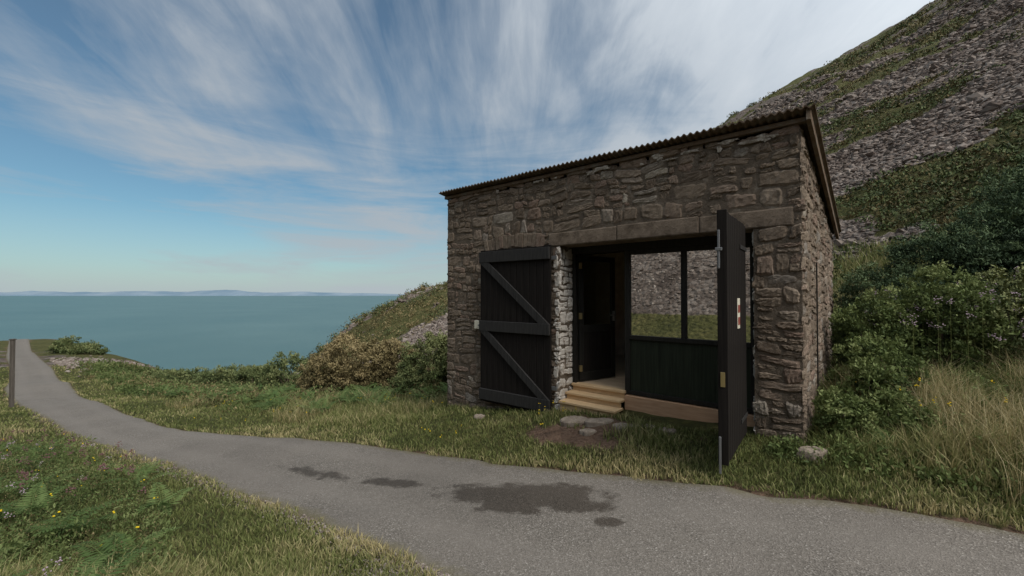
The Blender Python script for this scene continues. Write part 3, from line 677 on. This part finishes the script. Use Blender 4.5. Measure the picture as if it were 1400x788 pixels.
def hillveg(n1,t0,t1,rmin,rmax,lim,suf,hm=1.):
    r2=np.exp(rng.uniform(math.log(rmin),math.log(rmax),n1));th=rng.uniform(math.radians(t0),math.radians(t1),n1)
    x=r2*np.sin(th);y=r2*np.cos(th);z=H(x,y,False);vg=vegmask(x,y,z)+(fbm(x/4,y/4,3,91)-.5)*.8;hh_=GX*x+GY*y+GC
    k_=(vg>.66)&(z>hh_-8)&(hh_>-50)&((x<-2)|(z>.2))&(~((x<0)&(y<34)));x,y,z,r2=x[k_][:lim],y[k_][:lim],z[k_][:lim],r2[k_][:lim];nq=len(x)
    clumps('hillside_heather'+suf,np.stack([x,y,z],1),(.12+.012*r2)*np.exp(rng.normal(0,.35,nq)),hm*(.04+.0035*r2)*np.exp(rng.normal(0,.35,nq)),22,.05+.0032*r2,.05+.75*fbm(x/9,y/9,3,92),olive,.5)
    k_=(fbm(x/12,y/12,3,95)>.5)
    clumps('hillside_gorse'+suf,np.stack([x,y,z],1)[k_]+rng.normal(0,.5,(k_.sum(),3))*np.array([1,1,0]),(.15+.010*r2)[k_],hm*(.08+.0055*r2)[k_],26,(.05+.0032*r2)[k_],.15+.4*rng.random(k_.sum()),mid,.5)
hillveg(16000,12,60,14,420,4400,'')
hillveg(9000,-34,-4,34,330,2800,'.001',2.2)

x,y=scatter(10000,2.6,10.5,3.2,9.5);rd=road_dist(x,y);u_,v_=to_uv(x,y)
k_=(rd>.55+.4*(fbm(x/.6,y/.6,2,14)-.5))&(~inb(x,y,.22))&(u_>5.45)&(fbm(x/.9,y/.9,3,15)+.05*(y-4)>.38);x,y,rd=x[k_][:2700],y[k_][:2700],rd[k_][:2700];nq=len(x)
hh3=rng.uniform(.12,.42,nq)*(.5+.6*sst(.5,1.6,rd))*(1+.5*sst(5,7,y))
clumps('bank_weeds',np.stack([x,y,H(x,y)],1),rng.uniform(.10,.26,nq),hh3,56,rng.uniform(.03,.06,nq),.0+.95*fbm(x/1.1,y/1.1,3,16),fresh,.38)
bush('bramble',[(5.3,6.3,.6,.5,.7,.6),(6.2,6.2,.7,.6,.85,.7),(4.7,5.5,.45,.4,.5,.35),(4.3,5.05,.35,.3,.4,.25)],780,50,.11,.05,fresh,.38,.45,11,.16)
bush('bramble.001',[(7.0,6.0,.8,.6,.8,.55),(8.0,5.8,.8,.7,.8,.55)],600,50,.12,.05,mid,.55,.45,12,.16)
bush('bramble.002',[(3.65,4.75,.35,.25,.35,.18),(4.2,4.7,.4,.3,.35,.15)],240,50,.08,.04,fresh,.45,.45,13)

def lf(nn_,seed):
    x,y=scatter(nn_,-9.5,-2.0,2.2,7.5);rd=road_dist(x,y)
    k_=(rd>.4)&(x< -2.35-(y-3)*.80)&(y<-.95*x+1)
    return x[k_],y[k_]
x,y=lf(11000,0);k_=fbm(x/.7,y/.7,3,17)>.38;x,y=x[k_][:2200],y[k_][:2200];nq=len(x);fx=fbm(x/.5,y/.5,2,23)
clumps('verge_weeds',np.stack([x,y,H(x,y)],1),rng.uniform(.05,.15,nq),rng.uniform(.08,.30,nq)*(.5+fx)*(1+.35*(1-sst(-5.5,-3.5,x))),50,rng.uniform(.016,.04,nq),-.08+1.05*fbm(x/.8,y/.8,3,18),fresh,.38)
k_=rng.random(nq)<.30;P=np.stack([x,y,H(x,y)],1)[k_]+rng.normal(0,.12,(k_.sum(),3))*np.array([1,1,0]);kn=len(P)
clumps('heather_clumps',P,rng.uniform(.08,.18,kn),rng.uniform(.15,.36,kn),70,np.full(kn,.018),.05+.5*rng.random(kn),olive,.35)
def fern_patch(name,x,y,Lr,mat):
    Vs=[];T=[]
    for i in range(len(x)):
        z=float(H(x[i:i+1],y[i:i+1])[0])
        for f in range(rng.integers(5,9)):
            az=rng.uniform(0,6.28);Ln=rng.uniform(*Lr);el=rng.uniform(.9,1.35);tb=rng.uniform(.25,.75)
            p=np.array([x[i],y[i],z]);n_=20;st=Ln/n_
            for j in range(n_):
                dr_=np.array([math.cos(az)*math.cos(el),math.sin(az)*math.cos(el),math.sin(el)]);p=p+dr_*st;el-=.08
                if j<4:continue
                w_=Ln*.26*(1-(j-4)/16.5)
                sd=np.array([-math.sin(az),math.cos(az),0.])
                for sg_ in(-1,1):
                    tip=p+sd*sg_*w_+dr_*w_*.4+np.array([0,0,-.15*w_+rng.normal(0,.004)]);mid_=(p+tip)/2
                    Vs+= [p,mid_+dr_*st*.38,tip,mid_-dr_*st*.34];T+=[tb-.1,tb,tb+.15,tb]
                sd2=sd*.002;Vs+=[p-dr_*st-sd2,p-dr_*st+sd2,p+sd2,p-sd2];T+=[.6]*4
    V=np.array(Vs);F=np.arange(len(V)).reshape(-1,4);add_mesh(name,V,F,mat,attrs={'tint':np.clip(T,0,1)})
fm=leaf_mat('bracken_mat',(.035,.062,.02),(.095,.145,.042),(.20,.25,.09),.3)
x,y=lf(1500,1);k_=rng.permutation(len(x))[:110];fern_patch('bracken',x[k_],y[k_],(.25,.55),fm)
x,y=scatter(2000,-16,-1,9.5,17);k_=(road_dist(x,y)>1.8)&(~inb(x,y,.6));x,y=x[k_][:170],y[k_][:170];fern_patch('bracken.001',x,y,(.35,.75),fm)
x,y=scatter(900,3.2,8.5,4,7.5);u_,v_=to_uv(x,y);k_=(road_dist(x,y)>.9)&(~inb(x,y,.4))&(u_>5.7);x,y=x[k_][:60],y[k_][:60];fern_patch('bracken.002',x,y,(.3,.6),fm)

def flowers(name,x,y,hr,rad,mat,per=1,spread=1.3):
    n_=len(x);z=H(x,y);hh=rng.uniform(*hr,n_)
    C=np.stack([x,y,z+hh],1)
    P=(C[:,None,:]+rng.normal(0,rad*spread,(n_,per,3))).reshape(-1,3)
    par=bpy.data.objects.new(name,None);scene.collection.objects.link(par)
    k=len(P);V=ICO[None]*rng.uniform(.6,1.2,(k,1,1))*rad*np.array([1,1,.7])+P[:,None,:]
    F=ICF[None]+(np.arange(k)*12)[:,None,None]
    o=add_mesh('blossoms',V.reshape(-1,3),F.reshape(-1,3),mat);o.parent=par
    w=.002
    V=np.stack([np.stack([x-w,y,z],1),np.stack([x+w,y,z],1),C+[w*.6,0,0],C-[w*.6,0,0]],1).reshape(-1,3)
    F=(np.arange(n_)*4)[:,None]+np.arange(4)[None]
    o=add_mesh('stems',V,F,gm,attrs={'tint':np.full(len(V),.4)});o.parent=par
def fmat(n_,c_):
    m=NT(n_);m.col(c_);m.rough(.8,.1);return m.m
ymat=fmat('yellow_petal_mat',(.65,.45,.02));pmat=fmat('mauve_petal_mat',(.40,.30,.34));rmat=fmat('purple_seed_mat',(.16,.085,.08))
x,y=lf(900,2);k_=rng.permutation(len(x))[:70];flowers('yellow_wildflowers',x[k_],y[k_],(.15,.32),.009,ymat,2)
x,y=lf(900,2);k_=rng.permutation(len(x))[:90];flowers('mauve_wildflowers',x[k_],y[k_],(.2,.38),.006,pmat,12,2.4)
x,y=scatter(700,5.4,9.0,5.3,7.0);k_=~inb(x,y,.4);x,y=x[k_][:170],y[k_][:170];flowers('mauve_wildflowers.001',x,y,(.6,1.3),.010,pmat,12,2.2)
x,y=scatter(500,3.4,5.4,4.3,5.4);k_=(road_dist(x,y)>.8)&(~inb(x,y,.3));x,y=x[k_][:14],y[k_][:14];flowers('yellow_wildflowers.001',x,y,(.3,.5),.010,ymat,3)
x,y=scatter(3000,-9,2.5,6,12);u_,v_=to_uv(x,y);k_=(road_dist(x,y)>.3)&(~inb(x,y,.1))&(fbm(x/.7,y/.7,2,19)>.62);x,y=x[k_][:120],y[k_][:120];flowers('yellow_wildflowers.002',x,y,(.08,.25),.011,ymat,2)
x,y=lf(900,3);k_=(y>4.2);x,y=x[k_][:110],y[k_][:110];flowers('dock_seed_heads',x,y,(.25,.5),.009,rmat,14,2.)

ps=wood('weathered_post_mat',(.07,.058,.046),(.14,.12,.10),(20,20,2))
pz=float(H(np.array([-15.6]),np.array([13.4]))[0])
par=bpy.data.objects.new('wooden_post',None);scene.collection.objects.link(par)
box('post',(-15.66,-15.57),(13.36,13.45),(pz-.2,pz+2.1),ps,.012,par);box('post_cap',(-15.675,-15.555),(13.345,13.465),(pz+2.1,pz+2.13),ps,.008,par)

# ------------------------------------------------------------ light + sky
EL=48.;sd=Vector((.60,-.68,0)).normalized();sdir=Vector((sd.x*math.cos(math.radians(EL)),sd.y*math.cos(math.radians(EL)),math.sin(math.radians(EL))))
su=bpy.data.lights.new('sun','SUN');su.energy=2.4;su.angle=math.radians(28);su.color=(1,.955,.895)
so_=bpy.data.objects.new('sun',su);so_.rotation_euler=sdir.to_track_quat('Z','Y').to_euler();scene.collection.objects.link(so_)
wd=bpy.data.worlds.new('World');scene.world=wd;wd.use_nodes=True;nt=wd.node_tree;bg=nt.nodes['Background'];bg.inputs[1].default_value=.1
def wn(t,**k):
    nd=nt.nodes.new(t)
    for a_,v in k.items():setattr(nd,a_,v)
    return nd
def wm(op,a_,b2=None,c2=None):
    nd=wn('ShaderNodeMath',operation=op)
    for i,v in enumerate((a_,b2,c2)):
        if v is None:continue
        if isinstance(v,(int,float)):nd.inputs[i].default_value=v
        else:nt.links.new(v,nd.inputs[i])
    return nd.outputs[0]
def wmix(f,a_,b2,mode='MIX'):
    nd=wn('ShaderNodeMix',data_type='RGBA',blend_type=mode)
    for ix,v in((0,f),(6,a_),(7,b2)):
        sck=nd.inputs[ix]
        if isinstance(v,(int,float)):sck.default_value=v
        elif isinstance(v,tuple):sck.default_value=(*v,1)
        else:nt.links.new(v,sck)
    return nd.outputs[2]
def wramp(f,st):
    r_=wn('ShaderNodeValToRGB');e=r_.color_ramp.elements
    while len(e)<len(st):e.new(.5)
    for i,(p_,v) in enumerate(st):e[i].position=p_;e[i].color=(v,v,v,1)
    nt.links.new(f,r_.inputs[0]);return r_.outputs[0]
sky=wn('ShaderNodeTexSky',sky_type='NISHITA');sky.sun_disc=False;sky.sun_elevation=math.radians(EL);sky.sun_rotation=math.atan2(sd.x,sd.y);sky.air_density=1.;sky.dust_density=.6;sky.ozone_density=1.5;sky.altitude=60
skyc=wmix(1.,sky.outputs[0],(.60,.86,.88),'MULTIPLY')
tc=wn('ShaderNodeTexCoord');sx=wn('ShaderNodeSeparateXYZ');nt.links.new(tc.outputs['Generated'],sx.inputs[0])
zz=wm('ADD',wm('MAXIMUM',sx.outputs[2],0.),.40)
cb=wn('ShaderNodeCombineXYZ');nt.links.new(wm('DIVIDE',sx.outputs[0],zz),cb.inputs[0]);nt.links.new(wm('DIVIDE',sx.outputs[1],zz),cb.inputs[1])
def wnoise(sc,rot,scale,det,rough,dist,loc=(0,0,0),src=None):
    mp=wn('ShaderNodeMapping');mp.inputs['Scale'].default_value=sc;mp.inputs['Rotation'].default_value=(0,0,rot);mp.inputs['Location'].default_value=loc
    nt.links.new(src if src is not None else cb.outputs[0],mp.inputs[0]);n_=wn('ShaderNodeTexNoise');n_.inputs['Scale'].default_value=scale;n_.inputs['Detail'].default_value=det;n_.inputs['Roughness'].default_value=rough;n_.inputs['Distortion'].default_value=dist
    nt.links.new(mp.outputs[0],n_.inputs[0]);return n_.outputs['Fac']
n1_=wnoise((3.0,1.2,1),1.05,1.0,8,.58,.6,(3,1,0));n2_=wnoise((1.2,1.1,1),.4,1.0,5,.5,.4,(2.1,5.0,0));n3_=wnoise((8.,1.8,1),1.10,1.3,8,.62,.6,(7,1,0))
n4_=wnoise((1.5,1.5,11.),0.,1.6,8,.62,.6,(2,0,1),tc.outputs['Generated'])
low=wramp(sx.outputs[2],[(.0,1.),(.20,.8),(.40,0.)])
hi_=wm('ADD',wm('ADD',wm('MULTIPLY',n1_,.52),wm('MULTIPLY',n2_,.44)),wm('MULTIPLY',n3_,.22))
lo_=wm('ADD',wm('MULTIPLY',n4_,.92),wm('MULTIPLY',n2_,.26))
sm_=wm('ADD',wm('MULTIPLY',hi_,wm('SUBTRACT',1.,low)),wm('MULTIPLY',lo_,low))
sm_=wm('ADD',sm_,wm('MULTIPLY',sx.outputs[0],.15))
mask=wramp(sm_,[(.45,.08),(.54,.38),(.64,.82),(.78,1.)])
up=sx.outputs[2]
dt=wn('ShaderNodeVectorMath',operation='DOT_PRODUCT');nt.links.new(tc.outputs['Generated'],dt.inputs[0]);dt.inputs[1].default_value=tuple(sdir)
glow=wm('POWER',wm('MAXIMUM',wm('ADD',wm('MULTIPLY',dt.outputs['Value'],.5),.5),0.),3.)
cg=wn('ShaderNodeVectorMath',operation='SCALE');cg.inputs[0].default_value=(4.9,5.3,5.7);nt.links.new(wm('ADD',.82,wm('MULTIPLY',glow,3.0)),cg.inputs['Scale'])
col=wmix(mask,skyc,cg.outputs[0])
hz=wramp(up,[(0.,.8),(.05,.40),(.16,0.)])
col=wmix(hz,col,(4.5,5.1,5.5))
nt.links.new(col,bg.inputs[0])

# ------------------------------------------------------------ camera
cd=bpy.data.cameras.new('camera');cam=bpy.data.objects.new('camera',cd);scene.collection.objects.link(cam)
cd.sensor_width=36;cd.lens=585/1400*36;cd.clip_start=.05;cd.clip_end=200000
cam.location=(0,0,0);cam.rotation_euler=(math.radians(90.88),0,0);scene.camera=cam
